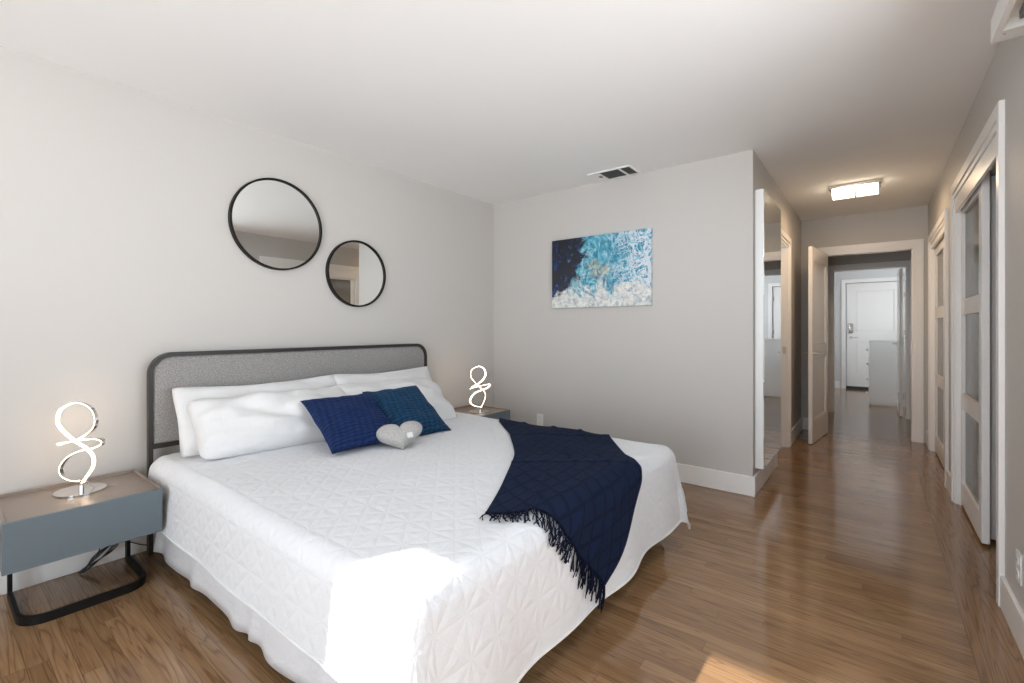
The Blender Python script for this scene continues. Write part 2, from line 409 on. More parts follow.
# short lobby beyond, then the entry room
struct('wall_lobby_left', B(-.66, -.56, YE+.11, YH, 0, H), M['wall'])
struct('wall_lobby_right', B(.46, .56, YE+.11, YH, 0, H), M['wall'])
struct('wall_lobby_end', boxes((FX0, -2.05, YH, YH+.11, 0, H), (-.95, -.453, YH, YH+.11, 0, H), (-2.05, -.95, YH, YH+.11, 0, .8), (-2.05, -.95, YH, YH+.11, 2.1, H), (.345, FX1, YH, YH+.11, 0, H), (-.453, .345, YH, YH+.11, 2.0, H)), M['wall'])
struct('added_window', boxes((-2.05, -2.0, YH+.03, YH+.08, .8, 2.1), (-1.0, -.95, YH+.03, YH+.08, .8, 2.1), (-2.0, -1.0, YH+.03, YH+.08, .8, .85), (-2.0, -1.0, YH+.03, YH+.08, 2.05, 2.1)), M['trim'])  # unseen opening added to light the chest front and entry door
struct('wall_entry_far', boxes((FX0, -.43, YD, YD+.12, 0, H), (.47, FX1, YD, YD+.12, 0, H), (-.43, .47, YD, YD+.12, 2.06, H), (-.43, .47, YD+.09, YD+.12, 0, 2.06)), M['farwall'])
struct('wall_entry_left', B(FX0-.1, FX0, YH, YD+.12, 0, H), M['farwall'])
struct('wall_entry_right', boxes((FX1, FX1+.1, YH, 8.9, 0, H), (FX1, FX1+.1, 10.3, YD+.12, 0, H), (FX1, FX1+.1, 8.9, 10.3, 0, .7), (FX1, FX1+.1, 8.9, 10.3, 2.0, H)), M['farwall'])
struct('window_3', boxes((FX1+.02, FX1+.07, 8.9, 8.95, .7, 2.0), (FX1+.02, FX1+.07, 10.25, 10.3, .7, 2.0), (FX1+.02, FX1+.07, 9.58, 9.62, .7, 2.0), (FX1+.02, FX1+.07, 8.9, 10.3, .7, .75), (FX1+.02, FX1+.07, 8.9, 10.3, 1.95, 2.0)), M['trim'])

# closets behind the right wall
struct('wall_closet', boxes((1.08, 1.14, 2.8, YE, 0, H), (XR+.1, 1.08, 2.75, 2.80, 0, H), (XR+.1, 1.08, 4.52, 4.60, 0, H), (XR+.1, 1.08, YE, YE+.1, 0, H)), M['closetpaint'])

# baseboards: flat board with an eased top edge
def base(name, x0, x1, y0, y1, h=.14):
    struct(name, B(x0, x1, y0, y1, 0, h, bev=.004), M['trim'])
base('baseboard_left', XL, XL+.016, YB, YF-.016)
base('baseboard_far', XL, XM+.016, YF-.016, YF)
base('baseboard_hall_left_near', XM, XM+.016, YF, DO0-.085)
base('baseboard_hall_left_end', XM, XM+.016, DO1+.085, YE-.016)
base('baseboard_hall_end_left', XM, E0-.085, YE-.016, YE)
base('baseboard_right_near', XR-.016, XR, YB, C1a-.075)
base('baseboard_right_middle', XR-.016, XR, C1b+.10, C2a-.085)
base('baseboard_right_end', XR-.016, XR, C2b+.085, YE-.016)
base('baseboard_lobby_right', .444, .46, YE+.11, YH-.02)
base('baseboard_entry_far', FX0, -.52, YD-.016, YD)

# casings: two stepped flat boards mitred round an opening, one mesh each
def casing_x(name, xf, side, y0, y1, h, w, wh=None, t=.02):
    """on a wall plane x=xf, side=+1 when it projects to +x"""
    wh = wh or w; a, b = sorted((xf, xf+side*t)); a2, b2 = sorted((xf, xf+side*t*.6))
    bm = bmesh.new()
    for (p, q, ya, yb) in ((a, b, y0-w, y0-w*.35), (a2, b2, y0-w*.35, y0), (a, b, y1+w*.35, y1+w), (a2, b2, y1, y1+w*.35)):
        box(bm, p, q, ya, yb, 0, h + (wh if (ya == y0-w or yb == y1+w) else 0), bev=.002, seg=1)
    box(bm, a, b, y0-w*.35, y1+w*.35, h+wh*.35, h+wh, bev=.002, seg=1)
    box(bm, a2, b2, y0-w*.35, y1+w*.35, h, h+wh*.35, bev=.002, seg=1)
    return struct(name, bm, M['trim'])
def casing_y(name, yf, side, x0, x1, h, w, t=.02):
    a, b = sorted((yf, yf+side*t)); a2, b2 = sorted((yf, yf+side*t*.6)); bm = bmesh.new()
    for (p, q, xa, xb) in ((a, b, x0-w, x0-w*.35), (a2, b2, x0-w*.35, x0), (a, b, x1+w*.35, x1+w), (a2, b2, x1, x1+w*.35)):
        box(bm, xa, xb, p, q, 0, h + (w if (xa == x0-w or xb == x1+w) else 0), bev=.002, seg=1)
    box(bm, x0-w*.35, x1+w*.35, a, b, h+w*.35, h+w, bev=.002, seg=1)
    box(bm, x0-w*.35, x1+w*.35, a2, b2, h, h+w*.35, bev=.002, seg=1)
    return struct(name, bm, M['trim'])
casing_x('trim_1', XM, 1, DO0, DO1, DH, .082)
casing_x('trim_2', XR, -1, C1a, C1b, HC1, .075, .095)
casing_x('trim_3', XR, -1, C2a, C2b, HC2, .085)
casing_y('trim_4', YE, -1, E0, E1, EH, .082)
casing_y('trim_5', YH, -1, -.453, .345, 2.0, .065)
casing_y('trim_6', YD, -1, -.43, .47, 2.06, .07)
# jambs
struct('trim_7', boxes((XM-.12, XM+.004, DO0, DO0+.018, 0, DH), (XM-.12, XM+.004, DO1-.018, DO1, 0, DH), (XM-.12, XM+.004, DO0, DO1, DH-.018, DH)), M['trim'])
struct('trim_8', boxes((E0-.0, E0+.014, YE-.004, YE+.114, 0, EH), (E1-.014, E1, YE-.004, YE+.114, 0, EH), (E0, E1, YE-.004, YE+.114, EH-.014, EH)), M['trim'])
struct('trim_9', boxes((-.453, -.439, YH, YH+.114, 0, 2.0), (.331, .345, YH, YH+.114, 0, 2.0), (-.453, .345, YH, YH+.114, 1.986, 2.0)), M['trim'])
# closet heads: fascia hiding the sliding track, jambs, track
for n, (a, b, hh, fz) in enumerate(((C1a, C1b, HC1, 1.97), (C2a, C2b, HC2, 1.95))):
    struct('trim_%d' % (10+n), boxes((XR-.004, XR+.012, a, b, fz, hh+.002), (XR-.004, XR+.1, a, a+.015, 0, hh), (XR-.004, XR+.1, b-.015, b, 0, hh), (XR, XR+.1, a, b, hh-.02, hh)), M['trim'])

# ------------------------------------------------------------------ panel doors
def lever(parent, x, y, z, sx, sy, name='door_handle'):
    """lever set on a face whose outward normal is (0,sy) in local frame; lever arm points sx"""
    bm = bmesh.new()
    cyl(bm, (x, y+sy*.005, z), .026, .010, 'Y', 24)
    cyl(bm, (x, y+sy*.028, z), .010, .045, 'Y', 16)
    box(bm, min(x-sx*.01, x+sx*.11), max(x-sx*.01, x+sx*.11), y+sy*.05-.007, y+sy*.05+.007, z-.009, z+.009, bev=.004)
    return obj(name, bm, M['nickel'], parent, 'auto', local=True, label='satin nickel lever handle')
def panel_door(parent, wd, ht, th, panels, mat):
    """local: x 0..wd, y 0..th, z 0.01..ht; recessed panels (x0,x1,z0,z1) both faces"""
    bm = bmesh.new(); xs = sorted({0, wd, *[p[0] for p in panels], *[p[1] for p in panels]})
    r = .012
    ins = [p for p in panels]
    # stiles and rails as a grid with recesses
    zs = sorted({.01, ht, *[p[2] for p in panels], *[p[3] for p in panels]})
    for i in range(len(xs)-1):
        for j in range(len(zs)-1):
            cx, cz = (xs[i]+xs[i+1])/2, (zs[j]+zs[j+1])/2
            hole = any(p[0] < cx < p[1] and p[2] < cz < p[3] for p in ins)
            if hole: box(bm, xs[i], xs[i+1], r, th-r, zs[j], zs[j+1])
            else: box(bm, xs[i], xs[i+1], 0, th, zs[j], zs[j+1])
    bmesh.ops.remove_doubles(bm, verts=bm.verts, dist=1e-5)
    ob = obj('slab', bm, mat, parent, local=True)
    for p in panels:       # moulding round each recess, front and back
        for yy in (r-.004, th-r+.004):
            m = bmesh.new()
            for a in ((p[0], p[0]+.02, p[2], p[3]), (p[1]-.02, p[1], p[2], p[3]), (p[0], p[1], p[2], p[2]+.02), (p[0], p[1], p[3]-.02, p[3])):
                box(m, a[0], a[1], yy-.004, yy+.004, a[2], a[3], bev=.003, seg=1)
            obj('moulding', m, mat, ob, local=True)
    return ob
def hinges(parent, x, y, zs, name='hinge'):
    for z in zs:
        bm = bmesh.new(); cyl(bm, (x, y, z), .006, .09, 'Z', 12); box(bm, x-.016, x+.016, y-.003, y+.003, z-.044, z+.044)
        obj(name, bm, M['nickel'], parent, 'auto', local=True, label='satin nickel hinge')

# open door at the end of the hall, hinged at left, swung towards the camera
d = thing('door', 'open white two panel door leaning toward the camera at the hall end', 'door', (E0-.008, YE-.045, 0), math.atan2(5.545-(YE-.045), -.530-(E0-.008)))
panel_door(d, .775, 2.02, .035, [(.11, .665, .24, .88), (.11, .665, 1.02, 1.88)], M['door'])
lever(d, .705, .035, .93, -1, 1); lever(d, .705, 0, .93, -1, -1)
hinges(d, -.004, .0, (.25, 1.0, 1.78))
# entry door (far)
d = thing('front_door', 'closed white front door with keypad lock at the far end', 'door', (-.42, YD+.03, 0))
panel_door(d, .88, 2.05, .045, [(.15, .40, .30, .92), (.48, .73, .30, .92), (.15, .73, 1.12, 1.90)], M['door'])
m = bmesh.new()
for k in range(1, 4): box(m, .15+.145*k-.003, .15+.145*k+.003, .006, .012, 1.14, 1.88)
obj('bead', m, M['door'], d, local=True)
lever(d, .07, 0, 1.0, 1, -1)
m = B(.035, .105, -.03, 0, 1.08, 1.27, bev=.008); k = obj('keypad_lock', m, M['nickel'], d, 'auto', local=True, label='grey keypad lock')
m = bmesh.new()
for i in range(2):
    for j in range(3): cyl(m, (.057+.026*i, -.032, 1.14+.035*j), .007, .006, 'Y', 10)
obj('button', m, M['slot'], k, local=True)
hinges(d, .874, -.008, (.5, 1.1, 1.80))
obj('threshold', B(-.01, .89, -.04, .03, 0, .05), M['slot'], d, local=True, label='dark threshold')
# door of the entry doorway, hinged right and swung into the entry room
d = thing('door', 'white door seen edge-on at the right of the second doorway', 'door', (.305, YH+.13, 0), R(90))
panel_door(d, .76, 1.985, .035, [(.11, .65, .24, .88), (.11, .65, 1.02, 1.86)], M['door'])
lever(d, .70, .035, .96, -1, 1)
hinges(d, -.003, -.012, (.28, 1.02, 1.86))
# bathroom door in the hall's left wall
d = thing('door', 'white door set back in the hall doorway beside the tall mirror', 'door', (XM-.075, DO0+.02, 0), R(90))
panel_door(d, DO1-DO0-.045, 1.965, .035, [(.11, .59, .24, .88), (.11, .59, 1.02, 1.86)], M['door'])
tag(obj('strike_plate', boxes((XM-.045, XM-.015, DO1-.021, DO1-.017, .93, 1.0)), M['nickel']), 'small metal strike plate on the jamb beside the tall mirror', 'strike plate')
tag(obj('strike_plate', boxes((E1-.017, E1-.013, YE+.02, YE+.05, .93, 1.0)), M['nickel']), 'small metal strike plate on the right jamb of the hall end doorway', 'strike plate')

# ------------------------------------------------------------------ sliding closet doors (frame, three frosted panes)
def slider(label, x, y0, y1, h):
    t = thing('closet_door', label, 'closet door', (x, (y0+y1)/2, 0), 0, 'sliding closet doors')
    w = .085; rails = [(.02, .17), (.66, .76), (1.28, 1.38), (h-.09, h)]
    bm = bmesh.new()
    box(bm, x, x+.034, y0, y0+w, .02, h, bev=.003, seg=1); box(bm, x, x+.034, y1-w, y1, .02, h, bev=.003, seg=1)
    for a, b in rails: box(bm, x, x+.034, y0+w, y1-w, a, b)
    obj('door_frame', bm, M['trim'], t)
    for i in range(3): obj('pane', B(x+.014, x+.020, y0+w, y1-w, rails[i][1], rails[i+1][0]), M['frost'], t)
    for yy in (y0+.06, y1-.06):
        bm = bmesh.new(); box(bm, x+.028, x+.040, yy-.02, yy+.02, h-.03, h+.035); obj('roller', bm, M['nickel'], t)
    return t
slider('near white sliding closet door with three frosted panes, standing half open', .462, 3.56, 4.33, 2.035)
slider('rear panel of the near closet, mostly hidden behind the half open door', .512, 3.66, 4.32, 2.035)
slider('far white sliding closet door with frosted panes beside the hall end', .462, 5.23, 6.01, 1.96)
# shelf and hanging rod inside the near closet
t = thing('closet_shelf', 'pale closet shelf with rod behind the near frosted door', 'shelf', (.83, 3.7, 1.7))
obj('shelf_board', B(.66, 1.075, 2.81, 4.51, 1.70, 1.72, bev=.002), M['trim'], t)
bm = bmesh.new(); cyl(bm, (.82, 3.66, 1.62), .014, 1.70, 'Y', 16); obj('rod', bm, M['nickel'], t, 'auto')

# ------------------------------------------------------------------ tall mirror cabinet on the hall wall
t = thing('mirror_cabinet', 'tall white wall-mounted cabinet with a full mirror front, at the hall corner', 'mirror cabinet', (XM, 4.086, .16))
y0, y1, z0, z1, xf = 3.705, 4.467, .18, 2.185, -.616
obj('body', boxes((XM+.001, xf-.004, y0, y1, z0, z1), bev=.002), M['whitelam'], t)
obj('mirror', B(xf-.004, xf, y0+.004, y1-.004, z0+.004, z1-.004), M['mirror'], t)

# ------------------------------------------------------------------ hall ceiling lamp
t = thing('ceiling_lamp', 'lit rectangular crystal ceiling lamp with two square glass shades', 'ceiling lamp', (-.13, 5.08, H))
obj('canopy', B(-.315, .050, 5.0, 5.18, H-.030, H-.001, bev=.003), M['chrome'], t, 'auto')
for cxx in (-.218, -.045):
    sh = obj('glass_shade', boxes((cxx-.078, cxx+.078, 5.01, 5.17, H-.092, H-.03), bev=.006), M['crystal'], t)
    bm = bmesh.new()
    for i in range(4): box(bm, cxx-.082-.002, cxx+.084, 5.008+.05*i, 5.014+.05*i, H-.094, H-.088)
    obj('crystal_ridge', bm, M['chrome'], sh)
hl = bpy.data.lights.new('ceiling_lamp_light', 'AREA'); hl.shape = 'RECTANGLE'; hl.size = .32; hl.size_y = .14; hl.energy = 8; hl.color = (1, .70, .43)
ho = bpy.data.objects.new('ceiling_lamp_light', hl); COL.objects.link(ho); ho.location = (-.13, 5.09, H-.105)

# ------------------------------------------------------------------ ceiling vent
t = thing('ceiling_vent', 'white ceiling register with two dark louvred sections above the painting', 'vent', (-1.67, 3.5, H))
vx0, vx1, vy0, vy1 = -1.86, -1.49, 3.385, 3.615
obj('frame', boxes((vx0, vx0+.10, vy0, vy1, H-.008, H), (vx1-.015, vx1, vy0, vy1, H-.008, H), (vx0+.10, vx1-.015, vy0, vy0+.018, H-.008, H), (vx0+.10, vx1-.015, vy1-.022, vy1, H-.008, H), (-1.595, -1.58, vy0+.018, vy1-.022, H-.010, H)), M['trim'], t)
obj('duct', B(vx0+.10, vx1-.015, vy0+.018, vy1-.022, H-.003, H-.0005), M['duct'], t)
for k in range(9):
    y = vy0+.03+k*.0205
    bm = bmesh.new(); box(bm, vx0+.10, vx1-.015, -.006, .006, -.0008, .0008)
    bmesh.ops.rotate(bm, verts=bm.verts, cent=(0, 0, 0), matrix=Matrix.Rotation(R(25), 3, 'X')); bmesh.ops.translate(bm, verts=bm.verts, vec=(0, y, H-.006))
    obj('louvre', bm, M['grille'], t)
obj('damper_tab', B(-1.80, -1.775, 3.47, 3.505, H-.012, H-.008), M['grille'], t)

# ------------------------------------------------------------------ slim unit high on the right wall
t = thing('wall_unit', 'white slim air unit high on the right wall at the top corner', 'air unit', (.39, 2.0, 2.2))
bm = boxes((.332, XR, 1.52, 2.376, 2.25, 2.30), (.332, .350, 1.52, 2.376, 2.215, 2.25), (.350, .415, 2.296, 2.376, 2.215, 2.25), (.350, .415, 1.52, 1.60, 2.215, 2.25), (.415, XR, 1.52, 2.376, 2.215, 2.25))
obj('housing', bm, M['plastic'], t)
bm = bmesh.new()
obj('louvre_panel', B(.383, .413, 1.64, 2.26, 2.224, 2.249), M['grille'], t); bm.free()
bm = bmesh.new(); cyl(bm, (.358, 2.32, 2.214), .004, .004, 'Z', 12); obj('screw', bm, M['nickel'], t)

# ------------------------------------------------------------------ wall outlets
def outlet(label, loc, rz):
    t = thing('wall_outlet', label, 'outlet', loc, rz)       # local: plate in xz, faces -y
    obj('cover_plate', B(-.036, .036, -.006, 0, -.058, .058, bev=.002), M['plastic'], t, local=True)
    for z in (-.026, .026):
        r = obj('receptacle', B(-.017, .017, -.009, -.005, z-.014, z+.014, bev=.002), M['plastic'], t, local=True)
        obj('slots', boxes((-.008, -.006, -.0095, -.0088, z-.004, z+.006), (.006, .008, -.0095, -.0088, z-.004, z+.006)), M['slot'], r, local=True)
outlet('white wall outlet just above the bed below the painting', (-2.50, YF, .315), 0)
outlet('white wall outlet above the baseboard at the right edge', (XR, 2.585, .28), R(-90))

# ------------------------------------------------------------------ painting
bm = B(-.47, .47, -.036, 0, 0, .62, bev=.003)
o = obj('painting', bm, M['art'], local=True); o.location = (-1.873, YF-.001, 1.372)
tag(o, 'abstract canvas of navy, teal and white sea foam on the far wall', 'painting')

# ------------------------------------------------------------------ round mirrors
def round_mirror(label, y, z, r):
    t = thing('round_mirror', label, 'mirror', (XL, y, z), 0, 'round wall mirrors'); n = 96
    pts = [(XL+.016, y+r*math.cos(2*math.pi*k/n), z+r*math.sin(2*math.pi*k/n)) for k in range(n)]
    bm = bmesh.new(); sweep(bm, pts, rect(.012, .030), True, ref=(1, 0, 0)); obj('frame', bm, M['black'], t, 'auto')
    bm = bmesh.new(); cyl(bm, (XL+.014, y, z), r-.004, .012, 'X', 96); obj('mirror_glass', bm, M['mirror'], t, 'auto')
round_mirror('larger round mirror with thin black frame, higher and to the left', 1.445, 1.865, .290)
round_mirror('smaller round mirror with thin black frame, lower and to the right', 2.03, 1.598, .243)

# ------------------------------------------------------------------ nightstands
def nightstand(label):
    y0, y1, xb, xf, zb, zt = .19, .69, -3.03, -2.60, .262, .455
    t = thing('nightstand', label, 'nightstand', (-2.82, .44, 0), 0, 'nightstands')
    obj('body', boxes((xb, xf, y0, y1, zb, zt-.016), bev=.002), M['nsbody'], t)
    obj('tabletop', boxes((xb+.014, xf, y0+.012, y1-.012, zt-.016, zt-.010)), M['nstop'], t)
    obj('raised_lip', boxes((xb, xb+.014, y0, y1, zt-.016, zt+.004), (xb+.014, xf, y0, y0+.012, zt-.016, zt+.002), (xb+.014, xf, y1-.012, y1, zt-.016, zt+.002), bev=.0015), M['nstop'], t)
    obj('drawer_front', boxes((xf, xf+.018, y0, y1, zb-.004, zt-.002), bev=.002), M['nsfront'], t)
    f = lambda x, y: (x, y, .019)
    ya, yb, xo, xi, rr = y0+.055, y1-.035, -2.645, -3.0, .085
    pts = [f(xi, ya)] + arc_pts((xo-rr, ya+rr), rr, -math.pi/2, 0, 8, f) + arc_pts((xo-rr, yb-rr), rr, 0, math.pi/2, 8, f) + [f(xi, yb)]
    bm = bmesh.new(); sweep(bm, pts, rect(.014, .036), ref=(0, 0, 1))
    for yy in (ya, yb): box(bm, xi-.018, xi+.018, yy-.007, yy+.007, 0.001, zb)
    obj('base_frame', bm, M['black'], t)
    return t
ns = nightstand('nearer nightstand with slate grey drawer, left of the bed')
copy_tree(ns, (-2.82, 3.03, 0), 'far nightstand in the room corner beyond the bed')

# ------------------------------------------------------------------ LED lamps
def led_lamp(label):
    t = thing('table_lamp', label, 'lamp', (0, 0, 0), 0, 'spiral led table lamps')
    s = .00458/5.69
    raw = [(290, 548, 0), (304, 522, 0), (345, 455, 4), (352, 395, 3), (318, 345, 0), (262, 300, -6), (205, 245, -10), (165, 190, -8), (178, 118, -3), (262, 80, 0), (338, 108, 3),
           (366, 175, 6), (338, 238, 14), (262, 290, 20), (198, 314, 20), (168, 318, 4), (190, 306, -16), (262, 293, -22), (335, 283, -20), (392, 282, -12), (412, 300, 0), (392, 328, 8), (330, 350, 12),
           (262, 366, 10), (205, 398, 6), (172, 448, 2), (188, 492, -4), (240, 516, -8), (286, 522, -8)]
    pts = catmull([((p[0]-285)*s, p[2]*s*1.6, (585-p[1])*s) for p in raw], 7)     # local: x to the right, y away, z up
    bm = bmesh.new(); sweep(bm, pts, [(.0002, -.008), (.0030, -.008), (.0030, .008), (.0002, .008)], ref=(0, 1, 0))
    obj('ribbon_frame', bm, M['chrome'], t, local=True)
    bm = bmesh.new(); sweep(bm, pts, [(-.0030, -.007), (0, -.007), (0, .007), (-.0030, .007)], ref=(0, 1, 0)); obj('led_strip', bm, M['led'], t, local=True, label='glowing warm white strip')
    bm = bmesh.new(); cyl(bm, (.003, 0, .020), .010, .040, 'Z', 20); obj('stem', bm, M['chrome'], t, 'auto', local=True)
    bm = bmesh.new(); cyl(bm, (0, 0, .004), .092, .006, 'Z', 64); obj('base', bm, M['chrome'], t, 'auto', local=True)
    cord = catmull([(.01, 0, .03), (.03, .0, .045), (.04, .01, .02), (.045, .04, .002), (.09, .08, .002)], 6)
    bm = bmesh.new(); sweep(bm, cord, circ(.0018, 6)); obj('cord', bm, M['clearcord'], t, local=True)
    return t
lp = led_lamp('near glowing spiral lamp on the slate grey nightstand'); lp.location = (-2.865, .455, .4455); lp.rotation_euler = (0, 0, R(38))
l2 = copy_tree(lp, (-2.755, 3.06, .4455), 'far glowing spiral lamp on the corner nightstand'); l2.rotation_euler = (0, 0, R(70))

# cable bundle under the near nightstand
bm = bmesh.new(); cx, cy, cz = -3.035, .55, .062
for k in range(4):
    o = k*.006; pts = catmull([(cx+.005*k, cy-.075+o, cz-.055), (cx+.012, cy-.03, cz-.02+o), (cx+.012, cy+.03-o, cz+.03), (cx+.005*k, cy+.07, cz+.055-o), (cx+.02, cy+.02+o, cz+.005), (cx+.02, cy-.05, cz-.05+o)], 6, True)
    sweep(bm, pts, circ(.0022, 6), True)
sweep(bm, catmull([(cx, cy+.06, cz+.05), (cx, cy+.10, cz+.035), (cx, cy+.17, cz-.01), (cx+.01, cy+.20, cz-.02)], 8), circ(.0026, 6))
sweep(bm, catmull([(cx+.01, cy-.01, cz), (cx+.012, cy+.0, cz+.04), (cx+.012, cy-.01, cz+.07), (cx+.012, cy-.015, .20), (cx+.012, cy-.015, .24)], 8), circ(.0026, 6))
tag(obj('power_cable', bm, M['cable'], smooth=True), 'black bundled power cable hanging under the near nightstand', 'cable')

# ------------------------------------------------------------------ bed
bed = thing('bed', 'low king bed with grey upholstered headboard in dark metal frame', 'bed', (-1.95, 1.69, 0))
hy0, hy1, hx, ht, rr = .748, 2.645, -3.005, 1.05, .10
f = lambda y, z: (hx, y, z)
path = [f(hy0, .0)] + [f(hy0, z) for z in (.3, .6)] + arc_pts((hy0+rr, ht-rr), rr, math.pi, math.pi/2, 10, f) + arc_pts((hy1-rr, ht-rr), rr, math.pi/2, 0, 10, f) + [f(hy1, .6), f(hy1, .0)]
bm = bmesh.new(); sweep(bm, path, rect(.021, .032), ref=(1, 0, 0))
sweep(bm, [f(hy0, .565), f(hy1, .565)], rect(.024, .030), ref=(1, 0, 0))
obj('headboard_frame', bm, M['bronze'], bed, label='dark metal headboard frame')
# upholstered panel: rounded rectangle, softly crowned
bm = bmesh.new(); out = []
ri = rr-.012; a0, a1, b0, b1 = hy0+.012, hy1-.012, .577, ht-.012
out += [(a0, b0)] + [(a0+ri+ri*math.cos(math.pi-math.pi/2*i/10), b1-ri+ri*math.sin(math.pi-math.pi/2*i/10)) for i in range(11)] + [(a1-ri+ri*math.cos(math.pi/2-math.pi/2*i/10), b1-ri+ri*math.sin(math.pi/2-math.pi/2*i/10)) for i in range(11)] + [(a1, b0)]
def ring(ins, x):
    cy, cz = (a0+a1)/2, (b0+b1)/2
    return [bm.verts.new((x, cy+(y-cy)*(1-ins/(a1-a0)*2), cz+(z-cz)*(1-ins/(b1-b0)*2))) for y, z in out]
rs = [ring(0, hx-.012), ring(0, hx+.004), ring(.006, hx+.011), ring(.02, hx+.016)]
for r0, r1 in zip(rs, rs[1:]):
    for k in range(len(r0)): bm.faces.new((r0[k], r0[(k+1) % len(r0)], r1[(k+1) % len(r0)], r1[k]))
bm.faces.new(rs[0]); bm.faces.new(rs[-1])
obj('headboard_panel', bm, M['heather'], bed, 'auto', label='heather grey fabric headboard panel')
obj('side_rail', boxes((-2.98, -.98, .775, .80, .20, .30)), M['bronze'], bed); obj('side_rail', boxes((-2.98, -.98, 2.58, 2.605, .20, .30)), M['bronze'], bed)
obj('foot_rail', boxes((-.98, -.955, .775, 2.605, .20, .30)), M['bronze'], bed)
obj('slat_base', boxes(*[(-2.9+.2*k, -2.82+.2*k, .80, 2.58, .27, .29) for k in range(10)]), M['bronze'], bed)
for (x, y) in ((-1.985, .79), (-1.985, 2.59), (-1.01, .80), (-1.01, 2.58), (-1.985, 1.69)):
    obj('leg', B(x-.018, x+.018, y-.018, y+.018, 0, .21), M['black'], bed)
tag(obj('mattress', B(-2.965, -.925, .765, 2.615, .295, .50, bev=.035, seg=4), M['mattress'], smooth='auto'), 'white mattress of the king bed, hidden under the quilt', 'mattress')

# the cloth surface: flat-cloth coordinates (X,Y) -> point on the made bed
TZ, RR = .520, .075
BX0, BX1, BY0, BY1 = -2.93, -.885, .725, 2.675        # outer faces
def cloth(X, Y, off=0.0):
    ix1, iy0, iy1 = BX1-RR, BY0+RR, BY1-RR
    cxx = min(X, ix1); cyy = max(iy0, min(iy1, Y))
    ox, oy = X-cxx, Y-cyy; rho = math.hypot(ox, oy); q = RR*math.pi/2
    crown = .012*math.sin(math.pi*min(1, max(0, (cyy-iy0)/(iy1-iy0))))*1.0
    sag = .010*noise.noise((cxx*1.7, cyy*1.7, 3.3))+.006*noise.noise((cxx*4, cyy*4, 7))
    if rho < 1e-7: return Vector((X, Y, TZ+crown+sag+off))
    nx, ny = ox/rho, oy/rho
    rz = RR+off
    if rho < q:
        a = rho/RR; rz *= 1+((nx**4+ny**4)**-.25-1)*(2.4 if ny > 0 else 1.2)*.35*a/1.5708
        return Vector((cxx+nx*rz*math.sin(a), cyy+ny*rz*math.sin(a), TZ-RR+rz*math.cos(a)+(crown+sag)*(1-a/1.5708)))
    s = rho-q
    foot = nx*nx; corner = 4*nx*nx*ny*ny
    s *= 1-(.10 if ny > 0 else .24)*corner
    bul = 2.4 if ny > 0 else 1.2
    k = .10*foot + (.10 if ny < 0 else .03)*(1-foot)+.04*corner
    sq = (nx**4+ny**4)**-.25
    per = (cyy if foot > .5 else -cxx)
    wave = (.022*math.sin(per*7.1+1.2)+.014*math.sin(per*13+2.0)+.02*noise.noise((per*2.3, s*1.5, 1.1)))*min(1, s/.30)
    ang = math.atan2(ny, nx)
    wave += corner*.02*math.sin(ang*6)*min(1, s/.3)
    if ny < -.5: wave *= .35
    h = (rz + k*s + wave*.6)*(1+(sq-1)*bul*min(1, .35+s*3))
    z = TZ-RR-s*math.sqrt(1-k*k)
    return Vector((cxx+nx*h, cyy+ny*h, max(z, .012+off)))

def quilt():
    q = RR*math.pi/2; step = .0105
    dn, df = q+.21, q+.33       # near-side drop, far/foot drop beyond the arc
    X0, X1 = BX0, BX1-RR+df; Y0, Y1 = BY0+RR-dn, BY1-RR+.33
    nx, ny = int((X1-X0)/step), int((Y1-Y0)/step)
    bm = bmesh.new(); uvl = bm.loops.layers.uv.new('UVMap'); P = .115; V = []; UV = {}
    def tri(v):
        g = (v/P) % 1; return min(g, 1-g)
    for i in range(nx+1):
        row = []
        for j in range(ny+1):
            X = X0+(X1-X0)*i/nx; Y = Y0+(Y1-Y0)*j/ny
            # rounded cloth corners: pull points beyond the corner circle inward
            iy0 = BY0+RR; ix1 = BX1-RR; iy1 = BY1-RR
            Xc, Yc = X, Y
            d = min(tri(X), tri(Y), .707*tri(X+Y), .707*tri(X-Y))
            puff = .0028*min(1, d*5)**.5
            p = cloth(Xc, Yc, puff)
            wr = .0022*noise.noise((X*16, Y*16, .4))
            p.z += wr
            v = bm.verts.new(p); UV[v] = (X, Y); row.append(v)
        V.append(row)
    for i in range(nx):
        for j in range(ny):
            fc = bm.faces.new((V[i][j], V[i+1][j], V[i+1][j+1], V[i][j+1]))
            for lo in fc.loops: lo[uvl].uv = UV[lo.vert]
    # hem piping: thicken the edge slightly by a rolled border
    o = obj('quilt', bm, M['quilt'], smooth=True)
    sol = o.modifiers.new('thickness', 'SOLIDIFY'); sol.thickness = .006; sol.offset = -1
    hem = [cloth(X0+(X1-X0)*i/nx, Y0, .003) for i in range(0, nx+1, 2)] + [cloth(X1, Y0+(Y1-Y0)*j/ny, .003) for j in range(2, ny+1, 2)]
    bm = bmesh.new(); sweep(bm, hem, circ(.006, 6)); obj('hem', bm, M['linen'], o, True, label='stitched white hem')
    return tag(o, 'white quilted coverlet with stitched diamonds spread over the bed', 'quilt')
quilt()

